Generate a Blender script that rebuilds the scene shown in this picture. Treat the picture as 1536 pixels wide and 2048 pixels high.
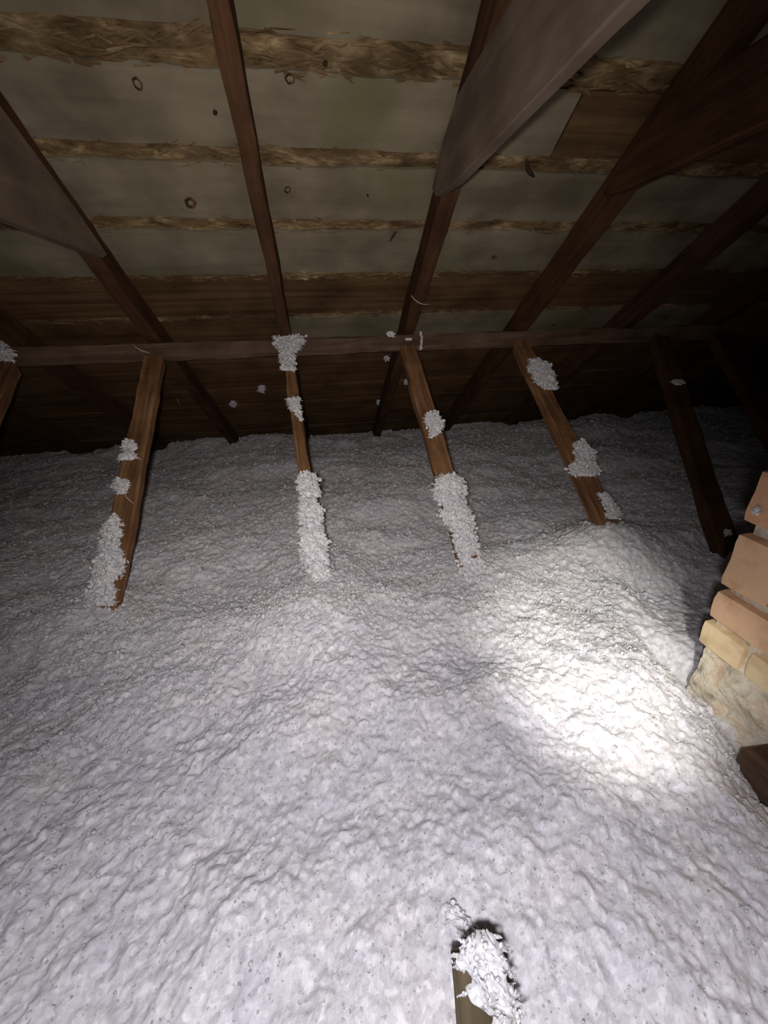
import bpy, math
import numpy as np
from mathutils import Matrix, Vector

for o in list(bpy.data.objects): bpy.data.objects.remove(o)
SC = bpy.context.scene
COL = SC.collection

# ------------------------------------------------------------------ camera
# world: X along the purlin, Y away down the roof slope, Z up; the lens is the origin
CAM_R = np.array([[0.9848885390053495, -0.16991171390830279, -0.033534686708709294],
                  [-0.09926669943148904, -0.39515572572474855, -0.913234950497913],
                  [0.14191789217673237, 0.9027635138305549, -0.40605092042307084]])
FPX = 770.0
cam_data = bpy.data.cameras.new('camera')
cam = bpy.data.objects.new('camera', cam_data)
COL.objects.link(cam)
m = Matrix.Identity(4)
for i in range(3):
    m[i][0] = CAM_R[0][i]; m[i][1] = -CAM_R[1][i]; m[i][2] = -CAM_R[2][i]
cam.matrix_world = m
cam_data.sensor_fit = 'VERTICAL'; cam_data.sensor_height = 36.0
cam_data.lens = 36.0 * FPX / 2048.0
cam_data.clip_start = 0.01
SC.camera = cam

# ------------------------------------------------------------------ light
world = bpy.data.worlds.new('world'); SC.world = world
world.use_nodes = True
world.node_tree.nodes['Background'].inputs[0].default_value = (0.62, 0.58, 0.66, 1)
world.node_tree.nodes['Background'].inputs[1].default_value = 0.012

def spot(name, loc, target, energy, angle, blend, size, color):
    l = bpy.data.lights.new(name, 'SPOT')
    l.energy = energy; l.spot_size = math.radians(angle); l.spot_blend = blend
    l.shadow_soft_size = size; l.color = color
    o = bpy.data.objects.new(name, l); COL.objects.link(o)
    o.location = loc
    d = Vector(target) - Vector(loc)
    o.rotation_euler = d.to_track_quat('-Z', 'Y').to_euler()
    return o

spot('phone_flash', (-0.03, -0.02, 0.02), (0.02, 1.9, -0.09), 50, 113, 1.0, 0.016, (1.0, 0.93, 0.88))
spot('flashlight_beam', (0.16, -0.10, -0.05), (0.67, 0.70, -0.78), 80, 35, 1.0, 0.02, (1.0, 0.99, 0.90))
spot('near_floor_fill', (-0.03, -0.06, -0.03), (0.03, 0.20, -0.80), 32, 150, 1.0, 0.02, (0.97, 0.965, 1.0))  # wide fill lamp added apart from the beam to brighten the near insulation

vs = SC.view_settings
vs.view_transform = 'Standard'; vs.look = 'None'; vs.gamma = 1.0
vs.use_curve_mapping = False; vs.exposure = 0.0

# ------------------------------------------------------------------ helpers
RNG = np.random.default_rng(7)

def ray(x, y):
    return CAM_R.T @ np.array([(x - 768) / FPX, (y - 1024) / FPX, 1.0])

def on_plane(x, y, n, c):
    d = ray(x, y); return d * (c / float(np.dot(n, d)))

def h2(ix, iy, s):
    v = (ix.astype(np.int64) * 374761393 + iy.astype(np.int64) * 668265263 + s * 2147483647) & 0xFFFFFFFF
    v = ((v ^ (v >> 13)) * 1274126177) & 0xFFFFFFFF
    v = v ^ (v >> 16)
    return (v & 0xFFFFFF) / float(0xFFFFFF)

def vnoise(x, y, s=0):
    xf = np.floor(x); yf = np.floor(y); u = x - xf; v = y - yf
    u = u * u * u * (u * (u * 6 - 15) + 10); v = v * v * v * (v * (v * 6 - 15) + 10)
    a = h2(xf, yf, s); b = h2(xf + 1, yf, s); c = h2(xf, yf + 1, s); d = h2(xf + 1, yf + 1, s)
    return (a * (1 - u) + b * u) * (1 - v) + (c * (1 - u) + d * u) * v - 0.5

def fbm(x, y, s=0, o=4):
    r = 0; a = 1.0
    for k in range(o):
        r = r + a * vnoise(x, y, s + 17 * k); x = x * 2.03 + 5.1; y = y * 2.03 + 1.7; a *= 0.5
    return r

def worley(x, y, s=0):
    xf = np.floor(x); yf = np.floor(y); best = np.full(x.shape, 9.0); h = np.zeros(x.shape)
    for i in (-1, 0, 1):
        for j in (-1, 0, 1):
            cx = xf + i; cy = yf + j
            px = cx + h2(cx, cy, s); py = cy + h2(cx, cy, s + 5)
            d = (px - x) ** 2 + (py - y) ** 2
            k = d < best
            best = np.where(k, d, best); h = np.where(k, h2(cx, cy, s + 11), h)
    return np.sqrt(best), h

def link_mesh(name, V, F, mats, parent=None, smooth=True, mat_idx=None, attrs=None):
    """V (n,3) array; F list of tuples or (m,k) array -> ONE mesh object"""
    me = bpy.data.meshes.new(name)
    V = np.asarray(V, dtype=np.float32)
    me.vertices.add(len(V)); me.vertices.foreach_set('co', V.ravel())
    if isinstance(F, np.ndarray):
        k = F.shape[1]; n = len(F)
        lt = np.full(n, k, dtype=np.int32); ls = np.arange(n, dtype=np.int32) * k
        flat = F.astype(np.int32).ravel()
    else:
        lt = np.array([len(f) for f in F], dtype=np.int32)
        ls = np.concatenate([[0], np.cumsum(lt)[:-1]]).astype(np.int32)
        flat = np.array([i for f in F for i in f], dtype=np.int32)
    me.loops.add(len(flat)); me.loops.foreach_set('vertex_index', flat)
    me.polygons.add(len(lt)); me.polygons.foreach_set('loop_start', ls)
    me.polygons.foreach_set('loop_total', lt)
    if mat_idx is not None: me.polygons.foreach_set('material_index', np.asarray(mat_idx, dtype=np.int32))
    me.polygons.foreach_set('use_smooth', np.full(len(lt), smooth))
    me.update(calc_edges=True)
    if attrs:
        for an, av in attrs.items():
            a = me.attributes.new(an, 'FLOAT', 'POINT'); a.data.foreach_set('value', np.asarray(av, dtype=np.float32))
    for mt in (mats if isinstance(mats, (list, tuple)) else [mats]): me.materials.append(mt)
    me.validate()
    o = bpy.data.objects.new(name, me); COL.objects.link(o)
    if parent is not None: o.parent = parent
    return o

def tag(o, label, cat, group=None, kind=None):
    if label: o['label'] = label
    if cat: o['category'] = cat
    if group: o['group'] = group
    if kind: o['kind'] = kind
    return o

def frame(origin, xaxis, zhint):
    x = Vector(xaxis).normalized(); z = Vector(zhint); z = (z - x * z.dot(x)).normalized(); y = z.cross(x)
    M = Matrix.Identity(4)
    for i in range(3):
        M[i][0] = x[i]; M[i][1] = y[i]; M[i][2] = z[i]; M[i][3] = origin[i]
    return M

# ------------------------------------------------------------------ materials
def new_mat(name, rough=0.9):
    mt = bpy.data.materials.new(name); mt.use_nodes = True
    nt = mt.node_tree; b = nt.nodes['Principled BSDF']
    b.inputs['Roughness'].default_value = rough
    if 'Specular IOR Level' in b.inputs: b.inputs['Specular IOR Level'].default_value = 0.15
    return mt, nt, b

def nd(nt, t, **kw):
    n = nt.nodes.new(t)
    for k, v in kw.items():
        if k in n.inputs: n.inputs[k].default_value = v
        else: setattr(n, k, v)
    return n

def ramp(nt, fac, stops):
    r = nt.nodes.new('ShaderNodeValToRGB')
    e = r.color_ramp.elements
    while len(e) > 1: e.remove(e[-1])
    e[0].position = stops[0][0]; e[0].color = (*stops[0][1], 1)
    for p, c in stops[1:]:
        k = e.new(p); k.color = (*c, 1)
    nt.links.new(fac, r.inputs[0]); return r.outputs[0]

def mix(nt, fac, a, b, mode='MIX'):
    n = nt.nodes.new('ShaderNodeMix'); n.data_type = 'RGBA'; n.blend_type = mode
    for s, v in ((n.inputs[0], fac), (n.inputs[6], a), (n.inputs[7], b)):
        if isinstance(v, (int, float)): s.default_value = v
        elif isinstance(v, tuple): s.default_value = (*v, 1)
        else: nt.links.new(v, s)
    return n.outputs[2]

def wood(name, dark, mid, light, grain=(3, 40, 40), stain=None, bump=0.25, rough=0.85):
    mt, nt, b = new_mat(name, rough)
    tc = nd(nt, 'ShaderNodeTexCoord')
    mp = nd(nt, 'ShaderNodeMapping'); mp.inputs['Scale'].default_value = grain
    nt.links.new(tc.outputs['Object'], mp.inputs[0])
    oi = nd(nt, 'ShaderNodeObjectInfo')
    ad = nd(nt, 'ShaderNodeVectorMath', operation='ADD')
    ml = nd(nt, 'ShaderNodeMath', operation='MULTIPLY'); ml.inputs[1].default_value = 37.0
    nt.links.new(oi.outputs['Random'], ml.inputs[0])
    nt.links.new(mp.outputs[0], ad.inputs[0]); nt.links.new(ml.outputs[0], ad.inputs[1])
    n1 = nd(nt, 'ShaderNodeTexNoise', Scale=1.0, Detail=7.0, Roughness=0.62)
    n1.inputs['Distortion'].default_value = 0.6
    nt.links.new(ad.outputs[0], n1.inputs['Vector'])
    c = ramp(nt, n1.outputs[0], [(0.3, dark), (0.52, mid), (0.75, light)])
    n2 = nd(nt, 'ShaderNodeTexNoise', Scale=5.0, Detail=4.0)
    nt.links.new(tc.outputs['Object'], n2.inputs['Vector'])
    sc = ramp(nt, n2.outputs[0], [(0.35, (0.62, 0.6, 0.58)), (0.6, (1, 1, 1))])
    c = mix(nt, 1.0, c, sc, 'MULTIPLY')
    if stain:
        n3 = nd(nt, 'ShaderNodeTexNoise', Scale=2.3, Detail=3.0)
        nt.links.new(tc.outputs['Object'], n3.inputs['Vector'])
        f = ramp(nt, n3.outputs[0], [(0.52, (0, 0, 0)), (0.68, (0.8, 0.8, 0.8))])
        c = mix(nt, f, c, stain)
    nt.links.new(c, b.inputs['Base Color'])
    bp = nd(nt, 'ShaderNodeBump', Strength=bump, Distance=0.004)
    nt.links.new(n1.outputs[0], bp.inputs['Height']); nt.links.new(bp.outputs[0], b.inputs['Normal'])
    return mt

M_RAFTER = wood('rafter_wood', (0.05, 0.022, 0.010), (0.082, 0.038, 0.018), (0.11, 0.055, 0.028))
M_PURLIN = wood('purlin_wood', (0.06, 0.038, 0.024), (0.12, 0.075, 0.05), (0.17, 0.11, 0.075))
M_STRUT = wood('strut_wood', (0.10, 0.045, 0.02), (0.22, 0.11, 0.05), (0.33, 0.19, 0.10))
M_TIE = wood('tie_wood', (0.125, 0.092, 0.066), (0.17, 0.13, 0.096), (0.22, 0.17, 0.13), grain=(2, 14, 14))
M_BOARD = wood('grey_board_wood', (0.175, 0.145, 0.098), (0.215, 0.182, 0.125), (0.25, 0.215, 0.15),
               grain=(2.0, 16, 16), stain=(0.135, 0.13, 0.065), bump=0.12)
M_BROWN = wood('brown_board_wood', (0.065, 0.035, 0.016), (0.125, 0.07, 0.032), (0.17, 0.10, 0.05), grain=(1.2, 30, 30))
M_EDGE = wood('rough_edge_wood', (0.045, 0.026, 0.012), (0.19, 0.125, 0.06), (0.52, 0.39, 0.22), grain=(9, 26, 26), bump=0.8, stain=(0.07, 0.045, 0.022))
M_DARK = wood('knot_wood', (0.02, 0.012, 0.006), (0.05, 0.03, 0.015), (0.09, 0.055, 0.03))
M_TRIM = wood('dark_timber_wood', (0.035, 0.02, 0.013), (0.085, 0.048, 0.032), (0.13, 0.075, 0.05))
M_SPLIT = wood('splinter_wood', (0.35, 0.27, 0.2), (0.5, 0.42, 0.33), (0.6, 0.52, 0.42))

def fluff_mat(name, base, var):
    mt, nt, b = new_mat(name, 1.0)
    b.inputs['Specular IOR Level'].default_value = 0.0
    b.inputs['Subsurface Weight'].default_value = 0.75
    b.inputs['Subsurface Radius'].default_value = (1.0, 0.95, 1.0)
    b.inputs['Subsurface Scale'].default_value = 0.006
    tc = nd(nt, 'ShaderNodeTexCoord')
    n1 = nd(nt, 'ShaderNodeTexNoise', Scale=70.0, Detail=6.0, Roughness=0.65)
    nt.links.new(tc.outputs['Object'], n1.inputs['Vector'])
    n2 = nd(nt, 'ShaderNodeTexNoise', Scale=9.0, Detail=3.0)
    nt.links.new(tc.outputs['Object'], n2.inputs['Vector'])
    c = ramp(nt, n1.outputs[0], [(0.33, tuple(v * var for v in base)), (0.6, base)])
    w = ramp(nt, n2.outputs[0], [(0.35, (0.93, 0.92, 0.96)), (0.65, (1, 0.985, 0.97))])
    c = mix(nt, 1.0, c, w, 'MULTIPLY')
    # paler and greyer tufts mixed together
    ds = nd(nt, 'ShaderNodeVectorMath', operation='ADD')
    sc2 = nd(nt, 'ShaderNodeVectorMath', operation='SCALE'); sc2.inputs['Scale'].default_value = 0.008
    n4 = nd(nt, 'ShaderNodeTexNoise', Scale=110.0, Detail=3.0)
    nt.links.new(tc.outputs['Object'], n4.inputs['Vector']); nt.links.new(n4.outputs['Color'], sc2.inputs[0])
    nt.links.new(tc.outputs['Object'], ds.inputs[0]); nt.links.new(sc2.outputs[0], ds.inputs[1])
    v2 = nd(nt, 'ShaderNodeTexVoronoi', Scale=95.0)
    nt.links.new(ds.outputs[0], v2.inputs['Vector'])
    sp = nd(nt, 'ShaderNodeSeparateColor'); nt.links.new(v2.outputs['Color'], sp.inputs[0])
    tn = ramp(nt, sp.outputs[0], [(0.0, (0.84, 0.84, 0.85)), (0.6, (0.93, 0.93, 0.94)), (1.0, (1.08, 1.08, 1.08))])
    c = mix(nt, 1.0, c, tn, 'MULTIPLY')
    # tiny dark specks of grit in the fibre
    vo = nd(nt, 'ShaderNodeTexVoronoi', Scale=24.0)
    nt.links.new(tc.outputs['Object'], vo.inputs['Vector'])
    f = ramp(nt, vo.outputs['Distance'], [(0.02, (0.55, 0.55, 0.55)), (0.06, (0, 0, 0))])
    c = mix(nt, f, c, (0.22, 0.20, 0.19))
    nt.links.new(c, b.inputs['Base Color'])
    n3 = nd(nt, 'ShaderNodeTexNoise', Scale=260.0, Detail=5.0, Roughness=0.7)
    nt.links.new(tc.outputs['Object'], n3.inputs['Vector'])
    bp = nd(nt, 'ShaderNodeBump', Strength=0.6, Distance=0.003)
    nt.links.new(n3.outputs[0], bp.inputs['Height']); nt.links.new(bp.outputs[0], b.inputs['Normal'])
    return mt

M_FLUFF = fluff_mat('loose_fibre', (0.79, 0.765, 0.79), 0.80)
M_CLUMP = fluff_mat('clinging_fibre', (0.88, 0.86, 0.88), 0.88)

def brick_mat():
    mt, nt, b = new_mat('old_brick', 0.95)
    tc = nd(nt, 'ShaderNodeTexCoord')
    at = nd(nt, 'ShaderNodeAttribute', attribute_name='tone')
    c = ramp(nt, at.outputs['Fac'], [(0.0, (0.56, 0.30, 0.17)), (0.45, (0.68, 0.43, 0.265)), (0.75, (0.72, 0.50, 0.31)), (1.0, (0.76, 0.59, 0.36))])
    n = nd(nt, 'ShaderNodeTexNoise', Scale=14.0, Detail=6.0, Roughness=0.6)
    nt.links.new(tc.outputs['Object'], n.inputs['Vector'])
    s = ramp(nt, n.outputs[0], [(0.3, (0.72, 0.66, 0.62)), (0.5, (1, 1, 1)), (0.72, (1.0, 1.0, 1.0))])
    c = mix(nt, 1.0, c, s, 'MULTIPLY')
    f = ramp(nt, n.outputs[0], [(0.58, (0, 0, 0)), (0.75, (0.55, 0.55, 0.55))])
    c = mix(nt, f, c, (0.58, 0.47, 0.36))
    nt.links.new(c, b.inputs['Base Color'])
    n3 = nd(nt, 'ShaderNodeTexNoise', Scale=75.0, Detail=7.0, Roughness=0.7)
    nt.links.new(tc.outputs['Object'], n3.inputs['Vector'])
    bp = nd(nt, 'ShaderNodeBump', Strength=0.5, Distance=0.003)
    nt.links.new(n3.outputs[0], bp.inputs['Height']); nt.links.new(bp.outputs[0], b.inputs['Normal'])
    return mt
M_BRICK = brick_mat()

def mortar_mat():
    mt, nt, b = new_mat('lime_mortar', 1.0)
    tc = nd(nt, 'ShaderNodeTexCoord')
    n = nd(nt, 'ShaderNodeTexNoise', Scale=17.0, Detail=7.0, Roughness=0.65)
    n.inputs['Distortion'].default_value = 1.2
    nt.links.new(tc.outputs['Object'], n.inputs['Vector'])
    c = ramp(nt, n.outputs[0], [(0.32, (0.28, 0.24, 0.19)), (0.40, (0.50, 0.43, 0.33)), (0.50, (0.66, 0.60, 0.49)), (0.60, (0.60, 0.44, 0.32)), (0.70, (0.74, 0.69, 0.58))])
    nt.links.new(c, b.inputs['Base Color'])
    n3 = nd(nt, 'ShaderNodeTexNoise', Scale=60.0, Detail=6.0)
    nt.links.new(tc.outputs['Object'], n3.inputs['Vector'])
    bp = nd(nt, 'ShaderNodeBump', Strength=0.9, Distance=0.006)
    nt.links.new(n3.outputs[0], bp.inputs['Height']); nt.links.new(bp.outputs[0], b.inputs['Normal'])
    return mt
M_MORTAR = mortar_mat()

# ------------------------------------------------------------------ geometry of the roof
TS = math.tan(math.radians(32.9)); SLC = math.cos(math.radians(32.9)); SLS = math.sin(math.radians(32.9))
def roof_z(Y, off=0.12):            # underside of the boards (off=0.12) / of the rafters (off=0)
    return 0.03 + off + TS * (2.1 - Y)
TK = math.tan(math.radians(39.2))
def strut_z(Y): return -0.01 - TK * (2.05 - Y)
STN = np.array([0, -TK, 1.0]); STC = -0.01 - TK * 2.05

# ceiling: local x = world X, local y = down the slope, local z = out of the boards towards the attic
def slope_v(Y): return Y / SLC
CEIL_M = frame((0, 0, roof_z(0)), (1, 0, 0), (0, -SLS, -SLC))
# with x=(1,0,0) and z facing down into the attic, y = z cross x points up the slope: use v -> -y

def build_ceiling():
    V = []; F = []; MI = []
    X0, X1 = -5.2, 7.2
    def strip(v0, v1, mi, x0, x1, depth, amp0, amp1, rough, seed, nx=None, nv=5, bow=0.0):
        nx = nx or max(8, int((x1 - x0) / 0.02)); base = len(V)
        xs = np.linspace(x0, x1, nx + 1)
        e0 = v0 + amp0 * fbm(xs * 9, xs * 0 + seed, seed, 4); e1 = v1 + amp1 * fbm(xs * 9, xs * 0 + seed + 9, seed + 3, 4)
        for j in range(nv + 1):
            t = j / nv
            vv = e0 * (1 - t) + e1 * t
            zz = depth + rough * fbm(xs * 45, vv * 160, seed + 1, 3) + bow * math.sin(math.pi * t)
            for i in range(nx + 1): V.append((xs[i], -vv[i], zz[i]))
        for j in range(nv):
            for i in range(nx):
                a = base + j * (nx + 1) + i
                F.append((a, a + nx + 1, a + nx + 2, a + 1)); MI.append(mi)
        # both long edges turn back into the thickness of the board
        for j, dz in ((0, -0.022), (nv, -0.022)):
            b2 = len(V)
            for i in range(nx + 1):
                p = V[base + j * (nx + 1) + i]; V.append((p[0], p[1], p[2] + dz))
            for i in range(nx):
                a = base + j * (nx + 1) + i; q = (a, a + 1, b2 + i + 1, b2 + i)
                F.append(q if j == 0 else q[::-1]); MI.append(mi)
        return base
    # rows: (Y top, Y bottom, [(x0, x1, material)])
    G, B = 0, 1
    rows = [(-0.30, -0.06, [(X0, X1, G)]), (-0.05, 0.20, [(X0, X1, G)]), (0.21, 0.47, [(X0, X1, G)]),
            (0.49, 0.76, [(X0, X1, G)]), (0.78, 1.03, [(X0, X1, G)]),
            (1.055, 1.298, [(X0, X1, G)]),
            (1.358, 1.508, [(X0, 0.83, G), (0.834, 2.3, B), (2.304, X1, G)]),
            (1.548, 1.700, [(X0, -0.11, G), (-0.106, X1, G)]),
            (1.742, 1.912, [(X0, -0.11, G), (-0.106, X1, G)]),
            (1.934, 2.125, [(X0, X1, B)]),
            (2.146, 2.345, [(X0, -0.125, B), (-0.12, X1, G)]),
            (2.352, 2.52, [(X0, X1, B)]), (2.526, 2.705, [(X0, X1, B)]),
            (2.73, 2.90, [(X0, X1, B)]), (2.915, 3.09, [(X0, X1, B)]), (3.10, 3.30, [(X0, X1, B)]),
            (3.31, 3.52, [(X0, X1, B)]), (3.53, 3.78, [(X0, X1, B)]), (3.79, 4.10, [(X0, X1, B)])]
    for k, (a, b, segs) in enumerate(rows):
        for q, (x0, x1, mi) in enumerate(segs):
            strip(slope_v(a), slope_v(b), mi, x0, x1, 0.0 + 0.002 * ((k * 7 + q) % 3), 0.010, 0.007, 0.0008, 100 + 13 * k + q)
    # torn, waney edges that show between the wide boards
    gaps = [(1.292, 1.366, 0.004), (1.502, 1.556, 0.003), (1.694, 1.748, 0.003), (1.905, 1.94, 0.003), (2.12, 2.15, 0.002),
            (1.02, 1.06, 0.003), (2.70, 2.735, -0.016), (2.895, 2.92, -0.016)]
    for k, (a, b, r) in enumerate(gaps):
        strip(slope_v(a), slope_v(b), 2 if r > 0 else 3, X0, X1, -0.006 if r > 0 else -0.018, 0.0, 0.0, 0.003 if r > 0 else 0.003, 700 + 29 * k, nx=1100, nv=9)
    # loose flakes of torn grain along those edges
    for k, (a, b, r) in enumerate(gaps[:5]):
        for _ in range(520):
            x = RNG.uniform(-1.4, 2.4); v = slope_v(RNG.uniform(a, b)); L = RNG.uniform(0.008, 0.05) * (1.5 if k == 0 else 1); w = RNG.uniform(0.0015, 0.006) * (2.2 if k == 0 else 1)
            an = RNG.normal(0, 0.22); ca, sa = math.cos(an), math.sin(an); z0 = RNG.uniform(-0.002, 0.004)
            bs = len(V)
            for (px, py, pz) in ((-L / 2, -w / 2, 0), (L / 2, -w * 0.2, 0.002), (L / 2, w * 0.2, 0.002), (-L / 2, w / 2, 0), (0, 0, 0.004)):
                V.append((x + ca * px - sa * py, -(v + sa * px + ca * py), z0 + pz))
            for q in ((0, 1, 4), (1, 2, 4), (2, 3, 4), (3, 0, 4)):
                F.append(tuple(bs + i for i in q)); MI.append(2)
    # knots: a dark ring round a domed heart, standing slightly proud of the board
    kn = [(381, 404, 0.020, 0.85), (575, 377, 0.011, 1.0), (580, 155, 0.012, 1.0), (645, 606, 0.016, 0.4), (350, 572, 0.010, 0.6),
          (988, 513, 0.010, 1), (275, 165, 0.012, 1), (430, 222, 0.006, 1), (650, 124, 0.006, 1), (1108, 648, 0.012, 0.4), (1140, 30, .012, 1), (735, 388, 0.004, 1), (1330, 635, 0.008, 0.6)]
    nz = np.array([0, TS, 1.0]); cz = 0.15 + TS * 2.1
    for (px, py, r, fl) in kn:
        p = on_plane(px, py, nz, cz); x = p[0]; v = slope_v(p[1]); bs = len(V); n = 20
        prof = ((1.0, 0.002), (0.92, 0.006), (0.74, 0.006), ((0.46 if r >= 0.02 else 0.66), 0.0025), (0.3, 0.004), (0.0, 0.0045))
        for (rr, zz) in prof:
            for i in range(n):
                a = 2 * math.pi * i / n; w = 1 + 0.12 * math.sin(a * 2 + px) + 0.06 * math.sin(5 * a + py)
                V.append((x + r * rr * w * math.cos(a), -(v + r * rr * w * fl * math.sin(a)), zz + 0.0015))
        for j in range(len(prof) - 1):
            for i in range(n):
                F.append((bs + j * n + i, bs + (j + 1) * n + i, bs + (j + 1) * n + (i + 1) % n, bs + j * n + (i + 1) % n)[::-1])
                MI.append(3 if (j < 3 and (0.2 < i / n < 0.8)) or r < 0.007 else (1 if (fl < 0.7 or j < 3) else 0))
    # solid deck behind the boards so that no light comes through the joints
    bs = len(V)
    for x in (X0, X1):
        for y in (-0.4, slope_v(4.12)):
            V.append((x, -y, -0.021)); V.append((x, -y, -0.04))
    F += [(bs, bs + 2, bs + 6, bs + 4), (bs + 1, bs + 5, bs + 7, bs + 3)]; MI += [3, 3]
    o = link_mesh('ceiling', V, F, [M_BOARD, M_BROWN, M_EDGE, M_DARK], smooth=False, mat_idx=MI)
    o.matrix_world = CEIL_M
    tag(o, 'sloping underside of the roof, wide grey and brown boards with torn wood edges', 'ceiling', kind='structure')
    return o
build_ceiling()

# plain gable walls and the loft floor under the insulation
def quad_slab(name, pts, thick, mat, label, cat):
    P = [Vector(p) for p in pts]; n = (P[1] - P[0]).cross(P[2] - P[0]).normalized() * thick
    V = [tuple(p) for p in P] + [tuple(p - n) for p in P]; k = len(P)
    F = [tuple(range(k)), tuple(range(2 * k - 1, k - 1, -1))] + [(i, k + i, k + (i + 1) % k, (i + 1) % k) for i in range(k)]
    o = link_mesh(name, V, F, mat, smooth=False); return tag(o, label, cat, kind='structure')
quad_slab('wall_left', [(-5.15, -0.3, -1.0), (-5.15, 3.95, -1.0), (-5.15, 3.95, -0.9), (-5.15, -0.3, roof_z(-0.3))], 0.05, M_BROWN, 'dark board gable wall at the far left end of the attic', 'wall')
quad_slab('wall_right', [(7.1, -0.3, -1.0), (7.1, -0.3, roof_z(-0.3)), (7.1, 3.95, -0.9), (7.1, 3.95, -1.0)], 0.05, M_BROWN, 'dark board gable wall at the far right end of the attic', 'wall')
quad_slab('floor', [(-5.2, -0.6, -1.15), (7.2, -0.6, -1.15), (7.2, 4.2, -1.15), (-5.2, 4.2, -1.15)], 0.04, M_BROWN, 'attic floor hidden under the white insulation', 'floor')

# ------------------------------------------------------------------ timbers
def timber(name, p0, p1, width, depth, up, mat, seed, bevel=0.004, wob=0.002, taper=1.0, end_cut=(0, 0), parent=None, smooth=False):
    """bar from p0 to p1: its top face centre line runs p0-p1, `up` is the face normal, depth goes below it"""
    p0 = Vector(p0); p1 = Vector(p1); L = (p1 - p0).length
    M = frame(p0, p1 - p0, up); n = max(6, int(L / 0.03))
    V = []; F = []
    for i in range(n + 1):
        t = i / n; x = L * t; w = width * (1 + (taper - 1) * t) / 2; d = depth
        pts = [(-w + bevel, 0), (w - bevel, 0), (w, -bevel), (w, -d + bevel), (w - bevel, -d), (-w + bevel, -d), (-w, -d + bevel), (-w, -bevel)]
        for k, (y, z) in enumerate(pts):
            sh = (end_cut[0] * z if i == 0 else 0) + (end_cut[1] * z if i == n else 0)
            jy = wob * fbm(np.array([x * 7.0 + k * 3]), np.array([seed * 1.7]), seed)[0] * 2
            jz = wob * fbm(np.array([x * 9.0 + k * 5]), np.array([seed * 2.3]), seed + 4)[0] * 2
            V.append((x + sh, y + jy, z + jz))
    for i in range(n):
        for k in range(8):
            a = i * 8 + k; b = i * 8 + (k + 1) % 8
            F.append((a, a + 8, b + 8, b))
    F.append(tuple(range(8))); F.append(tuple(range((n + 1) * 8 - 1, n * 8 - 1, -1)))
    o = link_mesh(name, V, F, mat, parent, smooth=False)
    o.matrix_world = M
    return o

RAFT = [(-3.03, 'second rafter beyond the left edge, almost lost in the dark'),
        (-1.86, 'dark rafter at the far left edge'), (-1.28, 'dark rafter left of the leftmost visible sloping post'),
        (-0.715, 'rafter on the left whose side carries the pale short collar tie'),
        (-0.118, 'narrow red-brown rafter running down to the fluff-topped thin post'),
        (0.490, 'rafter right of the centre, its upper part covered by the large pale tie'),
        (1.11, 'rafter above the post with the rounded top, carrying the dark shaded tie'),
        (1.74, 'dark rafter crossing the upper right side of the roof'),
        (2.33, 'dark rafter in the shade at the far right'), (2.92, 'rightmost rafter that can be made out beside the chimney side')]
for k, (x, lab) in enumerate(RAFT):
    if k == 0: continue
    ya, yb = (0.64 if k == 6 else -0.2), 3.72
    w = {3: 0.055, 4: 0.046, 5: 0.055, 6: 0.06, 7: 0.07}.get(k, 0.06)
    up = (0, -SLS, -SLC)
    o = timber('rafter', (x, ya, roof_z(ya, 0.0)), (x, yb, roof_z(yb, 0.0)), w, 0.098, up, M_RAFTER, 20 + k, bevel=0.003, wob=0.003)
    tag(o, lab, 'rafter', 'rafters under the roof boards')

o = timber('purlin', (-2.6, 2.075, -0.010), (5.4, 2.075, -0.020), 0.078, 0.045, (0, -1, 0), M_PURLIN, 3, wob=0.003)
tag(o, 'long brown purlin running level across the picture under the rafters', 'purlin')

# collar ties: boards on edge, nailed to the side of a rafter, end cut to the slope of the roof
def collar_tie(side_x, thick, prof, mat, label, seed):
    """prof: outline in (Y, Z); board lies from side_x to side_x+thick"""
    P = []
    for i in range(len(prof)):
        a = np.array(prof[i]); b = np.array(prof[(i + 1) % len(prof)]); n = max(2, int(np.linalg.norm(b - a) / 0.03))
        for j in range(n): P.append(a + (b - a) * j / n)
    P = np.array(P); c = P.mean(0); n = len(P)
    w = 0.003 * fbm(P[:, 0] * 14, P[:, 1] * 14, seed); P = P + (P - c) / np.linalg.norm(P - c, axis=1)[:, None] * w[:, None]
    ins = c + (P - c) * (1 - 0.006 / np.linalg.norm(P - c, axis=1)[:, None])
    t = thick; V = []
    for (x, Q) in ((0, ins), (0.003, P), (t - 0.003, P), (t, ins)):
        for q in Q: V.append((q[0], x, q[1]))
    F = [tuple(range(n))[::-1], tuple(range(3 * n, 4 * n))]
    for r in range(3):
        for i in range(n): F.append((r * n + i, r * n + (i + 1) % n, (r + 1) * n + (i + 1) % n, (r + 1) * n + i))
    o = link_mesh('collar_tie', V, F, mat, smooth=False)
    # local x = world Y, local y = world X
    o.matrix_world = Matrix(((0, 1, 0, side_x), (1, 0, 0, 0), (0, 0, 1, 0), (0, 0, 0, 1)))
    o.data.flip_normals()
    return tag(o, label, 'beam', 'collar ties nailed to the rafters')
collar_tie(0.437, 0.030, [(-0.25, 0.362), (1.32, 0.398), (1.49, 0.418), (1.53, 0.45), (1.42, 0.53), (1.30, 0.577), (-0.25, 0.60)], M_TIE,
           'large pale grey collar tie rising from the middle rafter to the top edge', 1)
collar_tie(-0.687, 0.030, [(-0.25, 0.27), (1.66, 0.285), (1.70, 0.30), (1.56, 0.40), (1.30, 0.55), (1.22, 0.58), (-0.25, 0.58)], M_TIE,
           'pale collar tie at the upper left edge of the picture', 2)
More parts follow.
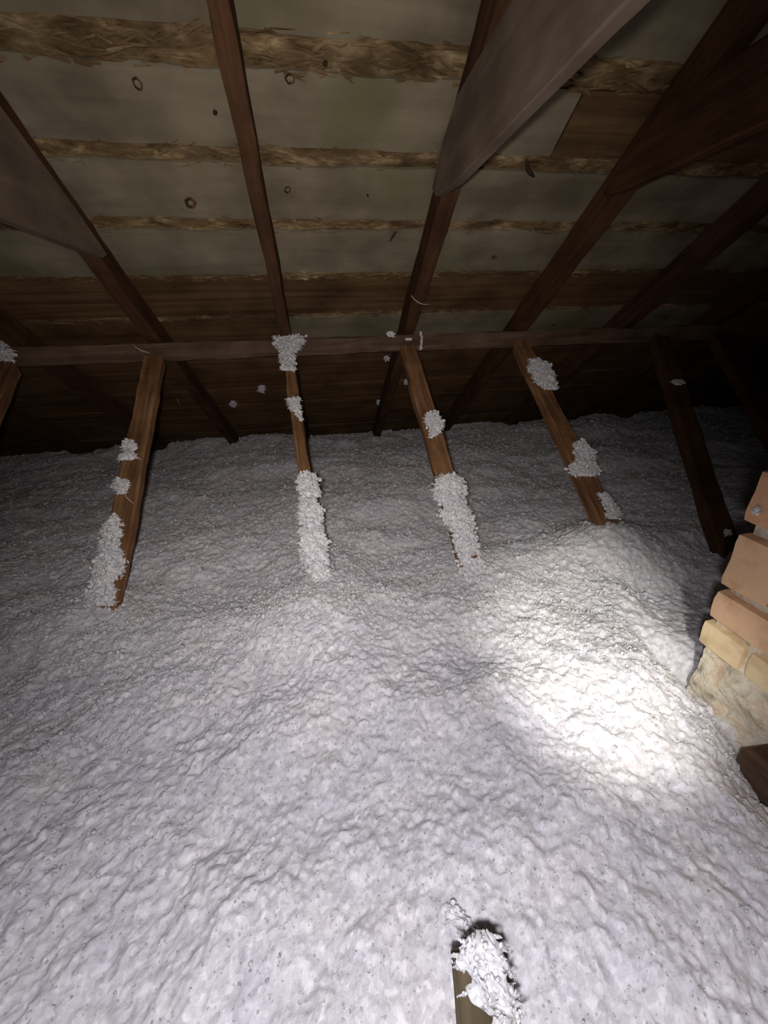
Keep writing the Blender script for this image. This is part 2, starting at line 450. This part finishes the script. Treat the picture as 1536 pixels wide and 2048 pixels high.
collar_tie(1.046, 0.034, [(0.64, 0.41), (1.38, 0.42), (1.50, 0.43), (1.52, 0.45), (1.40, 0.52), (1.30, 0.58), (0.64, 0.59)], M_RAFTER,
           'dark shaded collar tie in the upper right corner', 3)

# struts --------------------------------------------------------
FC = {}
def strut(key, xt, xb, yb, w, d, mat, label, seed, yt=2.035, dz=0.0, twist=0.0):
    up = Vector((math.sin(twist), -TK, 1.0)).normalized()
    p0 = (xt, yt, strut_z(yt) + dz); p1 = (xb, yb, strut_z(yb) + dz)
    o = timber('sloping_post', p0, p1, w, d, up, mat, seed, wob=0.004, bevel=0.006, end_cut=(-0.55, 0.0))
    tag(o, label, 'post', 'sloping posts standing under the purlin')
    FC[key] = o
    return o
strut('S0', -1.31, -1.33, 0.95, 0.08, 0.05, M_STRUT, 'dark sloping post cut off by the left edge of the picture', 40)
strut('S1', -0.712, -0.745, 0.95, 0.078, 0.045, M_STRUT, 'leftmost full sloping post, brown with small white tufts on its upper half', 41)
strut('S2', -0.118, -0.035, 0.92, 0.048, 0.06, M_STRUT, 'thin sloping post whose top is wrapped in white fluff on the purlin', 42)
strut('S3', 0.470, 0.508, 0.85, 0.080, 0.05, M_STRUT, 'sloping post in the middle with the thickest coat of fluff on its lower half', 43)
strut('S4', 1.075, 1.105, 0.95, 0.082, 0.05, M_STRUT, 'sloping post with a rounded bare top, right of the middle post', 44)
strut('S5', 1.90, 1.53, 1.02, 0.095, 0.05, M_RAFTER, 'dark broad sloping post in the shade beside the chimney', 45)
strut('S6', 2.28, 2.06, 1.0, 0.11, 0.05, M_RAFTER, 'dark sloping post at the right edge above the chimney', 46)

# ------------------------------------------------------------------ chimney
def build_chimney():
    CX0, CX1, CY0, CY1 = 0.875, 1.42, -0.28, 0.600
    # course table from the photograph: (z bottom, z top, corner x, corner y, tone)
    courses = [(-0.706, -0.640, 0.868, 0.606, 0.98), (-0.622, -0.548, 0.858, 0.600, 0.45), (-0.530, -0.402, 0.860, 0.598, 0.42), (-0.376, -0.262, 0.866, 0.606, 0.1)]
    z = -0.245
    while z < 1.35:
        courses.append((z, z + 0.075, 0.866 + RNG.uniform(-0.004, 0.004), 0.602, RNG.uniform(0, 0.7))); z += 0.09
    V = []; F = []; T = []
    def brick(x0, x1, y0, y1, z0, z1, tone, seed):
        import itertools
        n = (max(3, int((x1 - x0) / 0.02)), max(3, int((y1 - y0) / 0.02)), max(3, int((z1 - z0) / 0.02)))
        ctr = np.array([(x0 + x1) / 2, (y0 + y1) / 2, (z0 + z1) / 2]); half = np.array([x1 - x0, y1 - y0, z1 - z0]) / 2
        for ax in range(3):
            for s in (-1, 1):
                u, v = [a for a in range(3) if a != ax]; base = len(V)
                for i in range(n[u] + 1):
                    for j in range(n[v] + 1):
                        p = np.zeros(3); p[ax] = s; p[u] = 2 * i / n[u] - 1; p[v] = 2 * j / n[v] - 1
                        q = p * half
                        r = 0.009                      # rounded, worn arrises
                        inn = np.clip(q, -(half - r), half - r); d = q - inn; L = np.linalg.norm(d)
                        if L > 1e-9: q = inn + d / L * r
                        w = ctr + q
                        k = 0.0015 * math.sin(w[0] * 61 + seed) * math.sin(w[1] * 33 + seed * 2) + 0.0015 * math.sin(w[2] * 57 + seed * 3 + w[1] * 21)
                        w = w + (q / (np.linalg.norm(q) + 1e-9)) * k
                        V.append(tuple(w)); T.append(tone)
                for i in range(n[u]):
                    for j in range(n[v]):
                        a = base + i * (n[v] + 1) + j; f = (a, a + n[v] + 1, a + n[v] + 2, a + 1)
                        flip = (s > 0) != (ax == 1)
                        F.append(f if flip else f[::-1])
    for k, (z0, z1, cx, cy, tone) in enumerate(courses):
        L = 0.215; off = 0.0 if k % 2 else 0.105
        y = cy; first = True; j = 0
        while y > CY0:
            l = (L - off) if first and off else L
            l = min(l, y - CY0)
            if l > 0.03:
                tn = tone if k < 4 and j < 1 else min(1, max(0, tone + RNG.uniform(-0.35, 0.25)))
                brick(cx + RNG.uniform(-0.003, 0.003), cx + 0.10, y - l + 0.010, y, z0, z1, tn, k * 3.1 + j)
            y -= l if l > 0.03 else 1; first = False; j += 1
        x = cx + 0.112 if off == 0 else cx + 0.112
        while x < CX1:
            l = min(0.205, CX1 - x)
            if l > 0.03: brick(x, x + l - 0.010, cy - 0.10, cy, z0, z1, min(1, max(0, tone + RNG.uniform(-0.3, 0.3))), k * 1.7 + x * 9)
            x += 0.215
    root = bpy.data.objects.new('chimney', None); COL.objects.link(root); root.location = (1.1, 0.2, -0.8)
    tag(root, 'old brick chimney with crumbling pale mortar at the right edge', 'chimney')
    Mi = Matrix.Translation((-1.1, -0.2, 0.8))
    b = link_mesh('brickwork', V, F, M_BRICK, root, smooth=True, attrs={'tone': T}); b.matrix_parent_inverse = Mi
    # mortar core and the parged foot of the stack
    V = []; F = []
    def sheet(fn, nu, nv):
        base = len(V)
        for i in range(nu + 1):
            for j in range(nv + 1): V.append(fn(i / nu, j / nv))
        for i in range(nu):
            for j in range(nv):
                a = base + i * (nv + 1) + j; F.append((a, a + 1, a + nv + 2, a + nv + 1))
    def rough(a, b, s, amp=0.012): return amp * float(fbm(np.array([a * 22.0]), np.array([b * 22.0]), s, 5)[0])
    def face_x(u, v):
        y = CY0 + (CY1 - 0.012 - CY0) * u; z = -1.05 + (1.35 + 1.05) * v
        x = 0.884
        low = max(0.0, min(1.0, (-0.700 - z) / 0.02))
        x = x - 0.006 * low + rough(y, z, 5, 0.008 + 0.018 * low)
        return (x, y, z)
    def face_y(u, v):
        x = 0.884 + (CX1 - 0.884) * u; z = -1.05 + 2.4 * v
        low = max(0.0, min(1.0, (-0.700 - z) / 0.02))
        return (x - 0.006 * low * (1 - u) + (rough(CY1 - .012, z, 5, 0.008 + 0.018 * low) if u == 0 else 0), CY1 - 0.012 - 0.0 + (rough(x, z, 6) if u > 0 else 0), z)
    sheet(face_x, 60, 240); sheet(lambda u, v: face_y(u, v), 30, 240)
    sheet(lambda u, v: (CX1, CY1 - 0.012 - (CY1 - .012 - CY0) * u, -1.05 + 2.4 * v), 2, 2)
    sheet(lambda u, v: (CX1 - (CX1 - 0.877) * u, CY0, -1.05 + 2.4 * v), 2, 2)
    mo = link_mesh('mortar', V, F, M_MORTAR, root, smooth=True); mo.matrix_parent_inverse = Mi
    mo['label'] = 'crumbling pale lime mortar and parging'
    return root
build_chimney()

o = timber('trimmer_joist', (0.840, 0.405, -0.812), (0.840, -0.35, -0.812), 0.075, 0.16, (0, 0, 1), M_TRIM, 61, wob=0.006, bevel=0.008)
tag(o, 'dark brown floor timber lying along the foot of the chimney', 'joist')
# ------------------------------------------------------------------ insulation
def ground(x, y, detail=True):
    z = -0.79 + 0.05 * np.clip((y - 2.2) / 1.3, 0, 1) - 0.05 * np.clip((np.abs(x - 0.6) - 1.8) / 3, 0, 1)
    def g(cx, cy, sx, sy, a): return a * np.exp(-((x - cx) / sx) ** 2 - ((y - cy) / sy) ** 2)
    z = z + g(-0.74, 1.12, 0.16, 0.16, 0.05) + g(-0.05, 1.06, 0.13, 0.16, 0.055) + g(0.45, 0.95, 0.16, 0.15, 0.0) + g(1.10, 1.20, 0.2, 0.16, 0.10)
    z = z + g(-0.35, 0.98, 0.28, 0.13, 0.035) + g(0.70, 0.66, 0.16, 0.20, 0.035) - g(0.30, 1.25, 0.2, 0.2, 0.035) - g(-0.4, 1.4, 0.28, 0.2, 0.035)
    z = z - g(0.86, 0.62, 0.035, 0.09, 0.09) - g(1.56, 1.14, 0.09, 0.06, 0.04) - g(0.80, 0.20, 0.10, 0.3, 0.035) - g(1.25, 0.95, 0.3, 0.2, 0.05) - g(0.86, 0.34, 0.12, 0.16, 0.075) - g(0.10, 0.08, 0.10, 0.10, 0.05) - g(0.88, 0.44, 0.05, 0.08, 0.05)
    z = z + 0.075 * vnoise(x * 2.1 + 3, y * 2.6, 3) + 0.040 * vnoise(x * 5.5, y * 6.5 + 2, 5)
    z = np.maximum(z, -0.93)
    if not detail: return z
    wx = x + 0.012 * vnoise(x * 30, y * 30, 8); wy = y + 0.012 * vnoise(x * 30 + 9, y * 30, 9)
    z = z + 0.0135 * fbm(x * 16, y * 16, 12, 3)
    z = z + 0.0065 * fbm(wx * 70, wy * 70, 31, 3)
    d, h = worley(wx * 62, wy * 62, 21); z = z + 0.0050 * (0.3 + 1.0 * h) * np.sqrt(np.clip(1 - d, 0, 1)) 
    d, h = worley(wx * 130 + 4, wy * 130, 23); z = z + 0.0030 * (0.3 + 1.0 * h) * (1 - d)
    return z

ICO = None
def ico(sub):
    import bmesh
    bm = bmesh.new(); bmesh.ops.create_icosphere(bm, subdivisions=sub, radius=1.0)
    V = np.array([v.co[:] for v in bm.verts]); F = np.array([[v.index for v in f.verts] for f in bm.faces]); bm.free()
    return V, F
IV, IF = ico(1); IV2, IF2 = ico(2)

def blobs(P, S, rng, jag=0.3, base=None, rand_rot=True):
    """P (n,3) centres, S (n,3) semi-axes -> merged ragged blobs"""
    bv, bf = base or (IV, IF)
    n = len(P); k = len(bv)
    rad = 1 + jag * rng.uniform(-1, 1, (n, k, 1))
    pts = bv[None] * rad * S[:, None, :]
    if rand_rot:
        q = rng.normal(size=(n, 4)); q /= np.linalg.norm(q, axis=1)[:, None]; w, x, y, z = q.T
        Rm = np.stack([1 - 2 * (y * y + z * z), 2 * (x * y - z * w), 2 * (x * z + y * w), 2 * (x * y + z * w), 1 - 2 * (x * x + z * z), 2 * (y * z - x * w),
                       2 * (x * z - y * w), 2 * (y * z + x * w), 1 - 2 * (x * x + y * y)], 1).reshape(n, 3, 3)
        pts = np.einsum('nij,nkj->nki', Rm, pts)
    V = (pts + P[:, None, :]).reshape(-1, 3)
    F = (bf[None] + (np.arange(n) * k)[:, None, None]).reshape(-1, 3)
    return V, F

def axis_points(segs):
    out = [segs[0][0]]
    for (a, b, d) in segs:
        n = max(1, int(round((b - a) / d))); out += list(a + (b - a) * (np.arange(1, n + 1) / n))
    return np.array(out)

def build_insulation():
    xs = axis_points([(-5.1, -3.0, 0.03), (-3.0, -1.6, 0.012), (-1.6, -0.9, 0.0055), (-0.9, 1.05, 0.0034), (1.05, 1.8, 0.0055), (1.8, 3.2, 0.012), (3.2, 7.05, 0.03)])
    ys = axis_points([(-0.55, -0.05, 0.02), (-0.05, 1.25, 0.0034), (1.25, 2.0, 0.0045), (2.0, 3.88, 0.007)])
    X, Y = np.meshgrid(xs, ys); Z = ground(X, Y)
    nx, ny = len(xs), len(ys)
    V = np.stack([X, Y, Z], -1).reshape(-1, 3)
    a = (np.arange(ny - 1)[:, None] * nx + np.arange(nx - 1)[None]).ravel()
    Q = np.stack([a, a + 1, a + nx + 1, a + nx], 1)
    # keep the fill out of the chimney
    cx = (V[Q[:, 0], 0] > 0.90) & (V[Q[:, 0], 0] < 1.40) & (V[Q[:, 0], 1] < 0.57)
    Q = Q[~cx]
    T = np.concatenate([Q[:, [0, 1, 2]], Q[:, [0, 2, 3]]])
    rng = np.random.default_rng(11)
    # loose nubs lying on top
    parts_v = [V]; parts_f = [T]; off = len(V)
    for (n, x0, x1, y0, y1, r0, r1) in ((26000, -1.0, 0.86, 0.0, 1.3, 0.0018, 0.0052), (9000, -2.2, 2.4, 0.9, 2.2, 0.004, 0.009), (7000, -3.0, 4.5, 2.2, 3.75, 0.006, 0.013)):
        x = rng.uniform(x0, x1, n); y = rng.uniform(y0, y1, n)
        r = rng.uniform(r0, r1, n) * (0.7 + 0.6 * rng.random(n) ** 3); r = r * np.clip(np.sqrt(x * x + y * y) / 1.0, 0.45, 1.0); z = ground(x, y) + r * rng.uniform(-0.55, 0.10, n)
        k = ~((x > 0.86) & (x < 1.45) & (y < 0.62)) & ((x * x + y * y > 0.75) | (rng.random(n) < 0.45))
        P = np.stack([x, y, z], 1)[k]; r = r[k]
        S = np.stack([r * rng.uniform(0.7, 1.5, len(r)), r * rng.uniform(0.7, 1.5, len(r)), r * rng.uniform(0.5, 1.0, len(r))], 1)
        v, f = blobs(P, S, rng, 0.42)
        parts_v.append(v); parts_f.append(f + off); off += len(v)
    o = link_mesh('loose_fill_insulation', np.concatenate(parts_v), np.concatenate(parts_f), M_FLUFF, smooth=True)
    tag(o, 'white loose fill insulation blown over the whole attic floor in soft mounds', 'insulation', kind='stuff')
    return o
build_insulation()

# ------------------------------------------------------------------ fluff clinging to things
def clump(label, cat_rows, plane, rng_seed, thick=0.010, r=(0.003, 0.008), dens=1.0, nrm=(0, -0.63, 0.775), group='tufts of insulation clinging to timber', holes=0.0):
    """cat_rows: [(y, xl, xr), ...] outline of the patch as it lies on the plane (n, c)"""
    rng = np.random.default_rng(rng_seed); n, c = plane
    rows = [(on_plane(xl, y, n, c), on_plane(xr, y, n, c)) for (y, xl, xr) in cat_rows]
    nn = Vector(nrm).normalized(); P = []; S = []; E = []
    for (a0, b0), (a1, b1) in zip(rows[:-1], rows[1:]):
        w = (np.linalg.norm(b0 - a0) + np.linalg.norm(b1 - a1)) / 2; h = np.linalg.norm((a1 + b1) / 2 - (a0 + b0) / 2)
        k = max(8, int(dens * w * h / (0.0045 ** 2) * 0.55))
        for _ in range(k):
            t = rng.random(); u = rng.random() if rng.random() < 0.75 else rng.choice([0.0, 1.0]) + rng.normal(0, 0.05)
            a = a0 * (1 - t) + a1 * t; b = b0 * (1 - t) + b1 * t; ax = (b - a) / (np.linalg.norm(b - a) + 1e-9)
            q0 = a * (1 - u) + b * u
            jx = 0.016 * vnoise(np.array([q0[1] * 75.0 + u * 9]), np.array([rng_seed * 3.3]), rng_seed)[0] + 0.012 * vnoise(np.array([q0[1] * 190.0 + u * 9]), np.array([rng_seed * 5.3]), rng_seed)[0]
            p = a + (b - a) * u + ax * jx * min(1.0, w / 0.05)
            if holes and vnoise(np.array([p[0] * 60.0]), np.array([p[1] * 60.0]), rng_seed)[0] > 0.5 - holes: continue
            edge = min(u, 1 - u); hgt = thick * (0.15 + 1.0 * max(0, min(1, edge * 3))) * (0.35 + 0.65 * rng.random())
            core = rng.random() < 0.45
            rr = rng.uniform(*r) * (1.35 if core else 0.6)
            hp = np.array(nn) * hgt * (0.6 if core else 1.0)
            P.append(p + hp); S.append((rr * rng.uniform(0.7, 1.3), rr * rng.uniform(0.7, 1.3), rr * rng.uniform(0.4, 0.8)))
            if edge < 0.10 and rng.random() < 0.55:       # a feathery wisp at the rim
                d = ax * (1 if u > 0.5 else -1)
                L = rng.uniform(0.004, 0.016) * min(1.0, w / 0.04)
                d = d + rng.normal(0, 0.45, 3) + np.array([0, 0, -0.3]); d /= np.linalg.norm(d)
                for q in range(5): P.append(p + hp + d * L * 0.22 * (q + 1)); S.append(((0.0026 - 0.0004 * q),) * 3)
    P = np.array(P); S = np.array(S)
    ctr = P.mean(0)
    V, F = blobs(P - ctr, S, rng, 0.42)
    # a continuous crumpled mat of fibre under the loose flakes
    A = np.array([q[0] for q in rows]); B = np.array([q[1] for q in rows])
    seg = np.linalg.norm(np.diff((A + B) / 2, axis=0), axis=1); cum = np.concatenate([[0], np.cumsum(seg)])
    st = 0.0022 if cum[-1] < 0.12 else 0.003
    ns = max(5, int(cum[-1] / st)); wmx = np.linalg.norm(B - A, axis=1).max(); nu = max(5, int(wmx / st))
    tt = np.linspace(0, cum[-1], ns + 1)
    Ai = np.stack([np.interp(tt, cum, A[:, k]) for k in range(3)], 1); Bi = np.stack([np.interp(tt, cum, B[:, k]) for k in range(3)], 1)
    U = np.linspace(0, 1, nu + 1)
    G = Ai[:, None] + (Bi - Ai)[:, None] * U[None, :, None]
    wid = np.linalg.norm(Bi - Ai, axis=1); axs = (Bi - Ai) / (wid[:, None] + 1e-9)
    j1 = 0.016 * vnoise(G[:, :, 1] * 75.0 + U[None] * 9, np.full(G.shape[:2], rng_seed * 3.3), rng_seed) + 0.012 * vnoise(G[:, :, 1] * 190.0 + U[None] * 9, np.full(G.shape[:2], rng_seed * 5.3), rng_seed)
    G = G + axs[:, None] * (j1 * np.minimum(1, wid[:, None] / 0.05))[:, :, None]
    endt = np.minimum(1, np.minimum(tt, cum[-1] - tt) / 0.006)[:, None]
    prof = np.sqrt(np.clip(np.sin(np.pi * U), 0, 1))[None] * endt
    H = thick * 0.75 * prof * (0.55 + 0.9 * (fbm(G[:, :, 0] * 110, G[:, :, 1] * 110, rng_seed, 3) + 0.3)) - 0.002 * (1 - prof)
    G = G + np.array(nn) * H[:, :, None] + rng.normal(0, 0.0006, G.shape)
    a = (np.arange(ns)[:, None] * (nu + 1) + np.arange(nu)[None]).ravel()
    T = np.concatenate([np.stack([a, a + 1, a + nu + 2], 1), np.stack([a, a + nu + 2, a + nu + 1], 1)])
    if holes:
        c0 = G.reshape(-1, 3)[T[:, 0]]; T = T[vnoise(c0[:, 0] * 60.0, c0[:, 1] * 60.0, rng_seed) < 0.5 - holes]
    F = np.concatenate([F, T + len(V)]); V = np.concatenate([V, G.reshape(-1, 3) - ctr])
    o = link_mesh('insulation_tuft', V, F, M_CLUMP, smooth=True); o.location = ctr
    return tag(o, label, 'insulation', group)

SP = (STN, STC + 0.004)
clump('small double tuft high on the leftmost full post', [(878, 250, 268), (886, 245, 272), (896, 247, 270), (903, 253, 266), (910, 240, 272), (920, 240, 270)], SP, 1, r=(0.002, 0.006))
clump('round tuft half way up the leftmost full post', [(957, 228, 248), (967, 226, 258), (978, 232, 256), (988, 236, 252)], SP, 2, r=(0.002, 0.007))
clump('long ragged coat of fluff down the foot of the leftmost full post', [(1032, 224, 236), (1048, 210, 238), (1065, 204, 240), (1085, 204, 238), (1105, 196, 240), (1125, 190, 246), (1145, 186, 240), (1165, 180, 232), (1185, 178, 226), (1212, 178, 226)], SP, 3, thick=0.02)
clump('cap of white fluff where the thin post meets the purlin', [(672, 553, 608), (683, 552, 606), (696, 556, 600), (703, 560, 592), (715, 563, 590), (728, 565, 592), (741, 568, 592)], SP, 4, thick=0.014)
clump('small tuft with a tail on the thin post', [(795, 577, 600), (806, 577, 600), (817, 578, 600), (824, 590, 602), (842, 600, 606)], SP, 5, r=(0.002, 0.006))
clump('long white sleeve of fluff on the lower half of the thin post', [(946, 597, 630), (965, 594, 634), (985, 598, 636), (1005, 600, 634), (1025, 600, 642), (1050, 604, 642), (1075, 602, 650), (1100, 603, 655), (1120, 608, 656), (1145, 617, 660), (1170, 622, 664), (1185, 610, 672)], SP, 6, thick=0.022)
clump('tuft on the middle post at the level of the far insulation edge', [(822, 857, 874), (834, 850, 880), (846, 853, 884), (857, 858, 886), (868, 858, 872), (876, 857, 864)], SP, 7, r=(0.002, 0.007))
clump('thick shaggy coat of fluff on the lower half of the middle post', [(949, 880, 914), (962, 872, 926), (978, 866, 930), (995, 870, 928), (1012, 884, 930), (1030, 884, 942), (1050, 900, 948), (1070, 908, 950), (1090, 914, 956), (1104, 912, 962)], SP, 8, thick=0.022)
clump('thin patchy fluff with bare wood showing at the foot of the middle post', [(1104, 916, 962), (1120, 920, 966), (1135, 920, 966), (1150, 928, 970), (1170, 930, 974), (1190, 930, 980)], SP, 9, thick=0.010, holes=0.18, dens=0.8)
clump('tuft just below the rounded top of the post right of the middle one', [(718, 1060, 1078), (730, 1060, 1096), (742, 1060, 1104), (755, 1070, 1108), (768, 1078, 1112), (779, 1090, 1112)], SP, 10, thick=0.014)
clump('spreading tuft low on the post right of the middle one', [(881, 1152, 1170), (892, 1148, 1178), (903, 1152, 1190), (914, 1156, 1188), (924, 1148, 1184), (935, 1138, 1198), (946, 1138, 1196), (952, 1154, 1190)], SP, 11, thick=0.014)
clump('tuft beside the foot of the post right of the middle one', [(986, 1196, 1212), (997, 1202, 1222), (1010, 1208, 1232), (1024, 1212, 1240), (1038, 1216, 1244)], SP, 12, thick=0.014)
clump('tiny speck of fluff high on the dark broad post', [(760, 1347, 1367), (765, 1346, 1368), (770, 1352, 1364)], SP, 13, r=(0.002, 0.005), thick=0.006)
clump('greyish tuft on the post cut off by the left edge', [(686, -8, 14), (698, -8, 20), (710, -4, 24), (722, 8, 26)], SP, 14, thick=0.012)
PP = (np.array([0, 1.0, 0]), 2.068)
clump('tiny star shaped speck on the purlin left of the middle post', [(662, 778, 786), (668, 774, 790), (674, 778, 786)], PP, 15, r=(0.0015, 0.004), thick=0.005, nrm=(0, -1, 0))
clump('thin dripping wisp hanging on the purlin over the middle post', [(664, 838, 842), (674, 841, 845), (686, 841, 845), (700, 838, 843)], PP, 16, r=(0.0015, 0.004), thick=0.006, nrm=(0, -1, 0))
clump('little speck at the very top of the middle post', [(676, 812, 822), (681, 812, 822)], PP, 17, r=(0.0015, 0.004), thick=0.005, nrm=(0, -1, 0))
RP = (np.array([0, TS, 1.0]), 0.142 + TS * 2.1)
for i, (x, y, s, lab) in enumerate([(773, 717, 5, 'speck of fluff on the boards just under the purlin by the middle post'), (523, 778, 7, 'speck of fluff on the boards left of the thin post'),
                                    (466, 808, 6, 'lower left speck of fluff on the boards'), (758, 805, 5, 'speck of fluff on the lower boards between thin and middle post'), (814, 764, 5, 'speck of fluff on the boards left of the middle post')]):
    clump(lab, [(y - s, x - s * .6, x + s * .6), (y, x - s, x + s), (y + s, x - s * .6, x + s * .6)], RP, 30 + i, r=(0.002, 0.0045), thick=0.004, nrm=(0, -SLS, -SLC), group='specks of insulation stuck to the roof boards')
XP = (np.array([1.0, 0, 0]), 0.862)
clump('small white tuft stuck on the side of the chimney', [(1012, 1508, 1516), (1020, 1506, 1520), (1030, 1508, 1518)], XP, 18, r=(0.0015, 0.004), thick=0.004, nrm=(-1, 0, 0), group='tuft on the chimney')
b0 = on_plane(1457, 1066, STN, STC)
clump('pale nub at the foot of the dark broad post', [(1060, 1452, 1462), (1066, 1450, 1465), (1072, 1453, 1462)], SP, 19, r=(0.003, 0.006), thick=0.006)

# ---- the upright timber end poking out of the fill right below the lens
def near_post():
    top_l = on_plane(905, 1922, (0, 0, 1), -0.690); top_r = on_plane(1003, 1912, (0, 0, 1), -0.690)
    w = float(np.linalg.norm(top_r - top_l)); c = (top_l + top_r) / 2
    d = Vector((-0.10, -0.72, -0.66)).normalized()
    xa = Vector(top_r - top_l).normalized()
    up = d.cross(xa).normalized()
    if up.y > 0: up = -up
    o = timber('upright_stub', tuple(c), tuple(Vector(c) + d * 0.30), w, 0.022, up, M_STUB, 77, wob=0.003, bevel=0.004)
    tag(o, 'short brown timber end standing out of the insulation at the bottom edge', 'post')
    return o, up, c
M_STUB = wood('stub_wood', (0.06, 0.045, 0.025), (0.10, 0.075, 0.045), (0.14, 0.105, 0.065))
NP, NPU, NPB = near_post()
n_ = np.array(NPU); c_ = float(n_ @ NPB) + 0.003
clump('ragged heap of white fluff covering the timber end at the bottom edge',
      [(1862, 950, 975), (1880, 920, 990), (1895, 908, 1002), (1912, 908, 1008), (1930, 914, 1010), (1945, 930, 1012), (1962, 948, 1015), (1980, 932, 1022), (1995, 938, 1030), (2008, 955, 1036), (2020, 985, 1036), (2045, 990, 1036), (2075, 975, 1040), (2110, 960, 1050)],
      (n_, c_), 21, thick=0.024, r=(0.0013, 0.0038), nrm=tuple(NPU), group='fluff near the bottom edge')
clump('narrow ridge of white fluff just above the timber end at the bottom edge',
      [(1808, 893, 912), (1822, 892, 925), (1840, 900, 936), (1856, 915, 944), (1872, 930, 960), (1885, 935, 965)],
      (np.array([0, 0, 1.0]), float(ground(np.array([0.11]), np.array([0.26]), False)[0]) + 0.012), 22, thick=0.016, r=(0.0013, 0.0035), nrm=(0, 0, 1), group='fluff near the bottom edge')

# ------------------------------------------------------------------ splinters
def splinter(label, a, b, n, c, w=0.003, seed=0, lift=0.003, mat=None, group='loose wood splinters'):
    n = np.array(n, float); p = on_plane(*a, n, c); q = on_plane(*b, n, c); nn = Vector(n).normalized()
    if nn.y > 0.2 or (abs(nn.y) > .9): nn = -nn
    rng = np.random.default_rng(seed); V = []; F = []; N = 8; L = np.linalg.norm(q - p)
    d = (q - p) / L; side = np.cross(d, np.array(nn))
    for i in range(N + 1):
        t = i / N; r = w * (0.35 + math.sin(math.pi * min(1, t * 0.8 + 0.15))) * 0.6
        c0 = (p - p) + d * L * t + np.array(nn) * (lift + 0.12 * L * math.sin(math.pi * t * 0.9)) + side * 0.05 * L * math.sin(t * 4)
        for k in range(5):
            an = 2 * math.pi * k / 5; V.append(tuple(c0 + side * r * math.cos(an) + np.array(nn) * r * 0.6 * math.sin(an)))
    for i in range(N):
        for k in range(5): F.append((i * 5 + k, i * 5 + (k + 1) % 5, (i + 1) * 5 + (k + 1) % 5, (i + 1) * 5 + k))
    F += [tuple(range(5))[::-1], tuple(range(N * 5, N * 5 + 5))]
    o = link_mesh('wood_splinter', V, F, mat or M_SPLIT, smooth=True); o.location = p
    return tag(o, label, 'splinter', group)
splinter('thin pale splinter sticking off the purlin above the leftmost full post', (266, 689), (301, 708), PP[0], PP[1], 0.0035, 1)
splinter('curved splinter on the rafter over the middle post', (822, 590), (860, 607), (0, TS, 1.0), 0.028 + TS * 2.1, 0.004, 2)
splinter('straw coloured splinter lying across the leftmost full post', (250, 986), (268, 1010), STN, STC + 0.004, 0.003, 3)
splinter('white splinter lying on the insulation left of the rounded top post', (1038, 966), (1058, 980), (0, 0, 1), -0.775, 0.003, 4)
splinter('tiny splinter on the boards right of the leftmost full post', (355, 795), (362, 808), RP[0], RP[1], 0.003, 5)
splinter('curl of dark bark hanging from the boards right of the big collar tie', (1053, 318), (1066, 352), RP[0], RP[1] - 0.006, 0.010, 6, mat=M_DARK)
splinter('hanging flake of bark left of the middle rafter', (792, 462), (778, 480), RP[0], RP[1] - 0.006, 0.006, 7, mat=M_DARK)
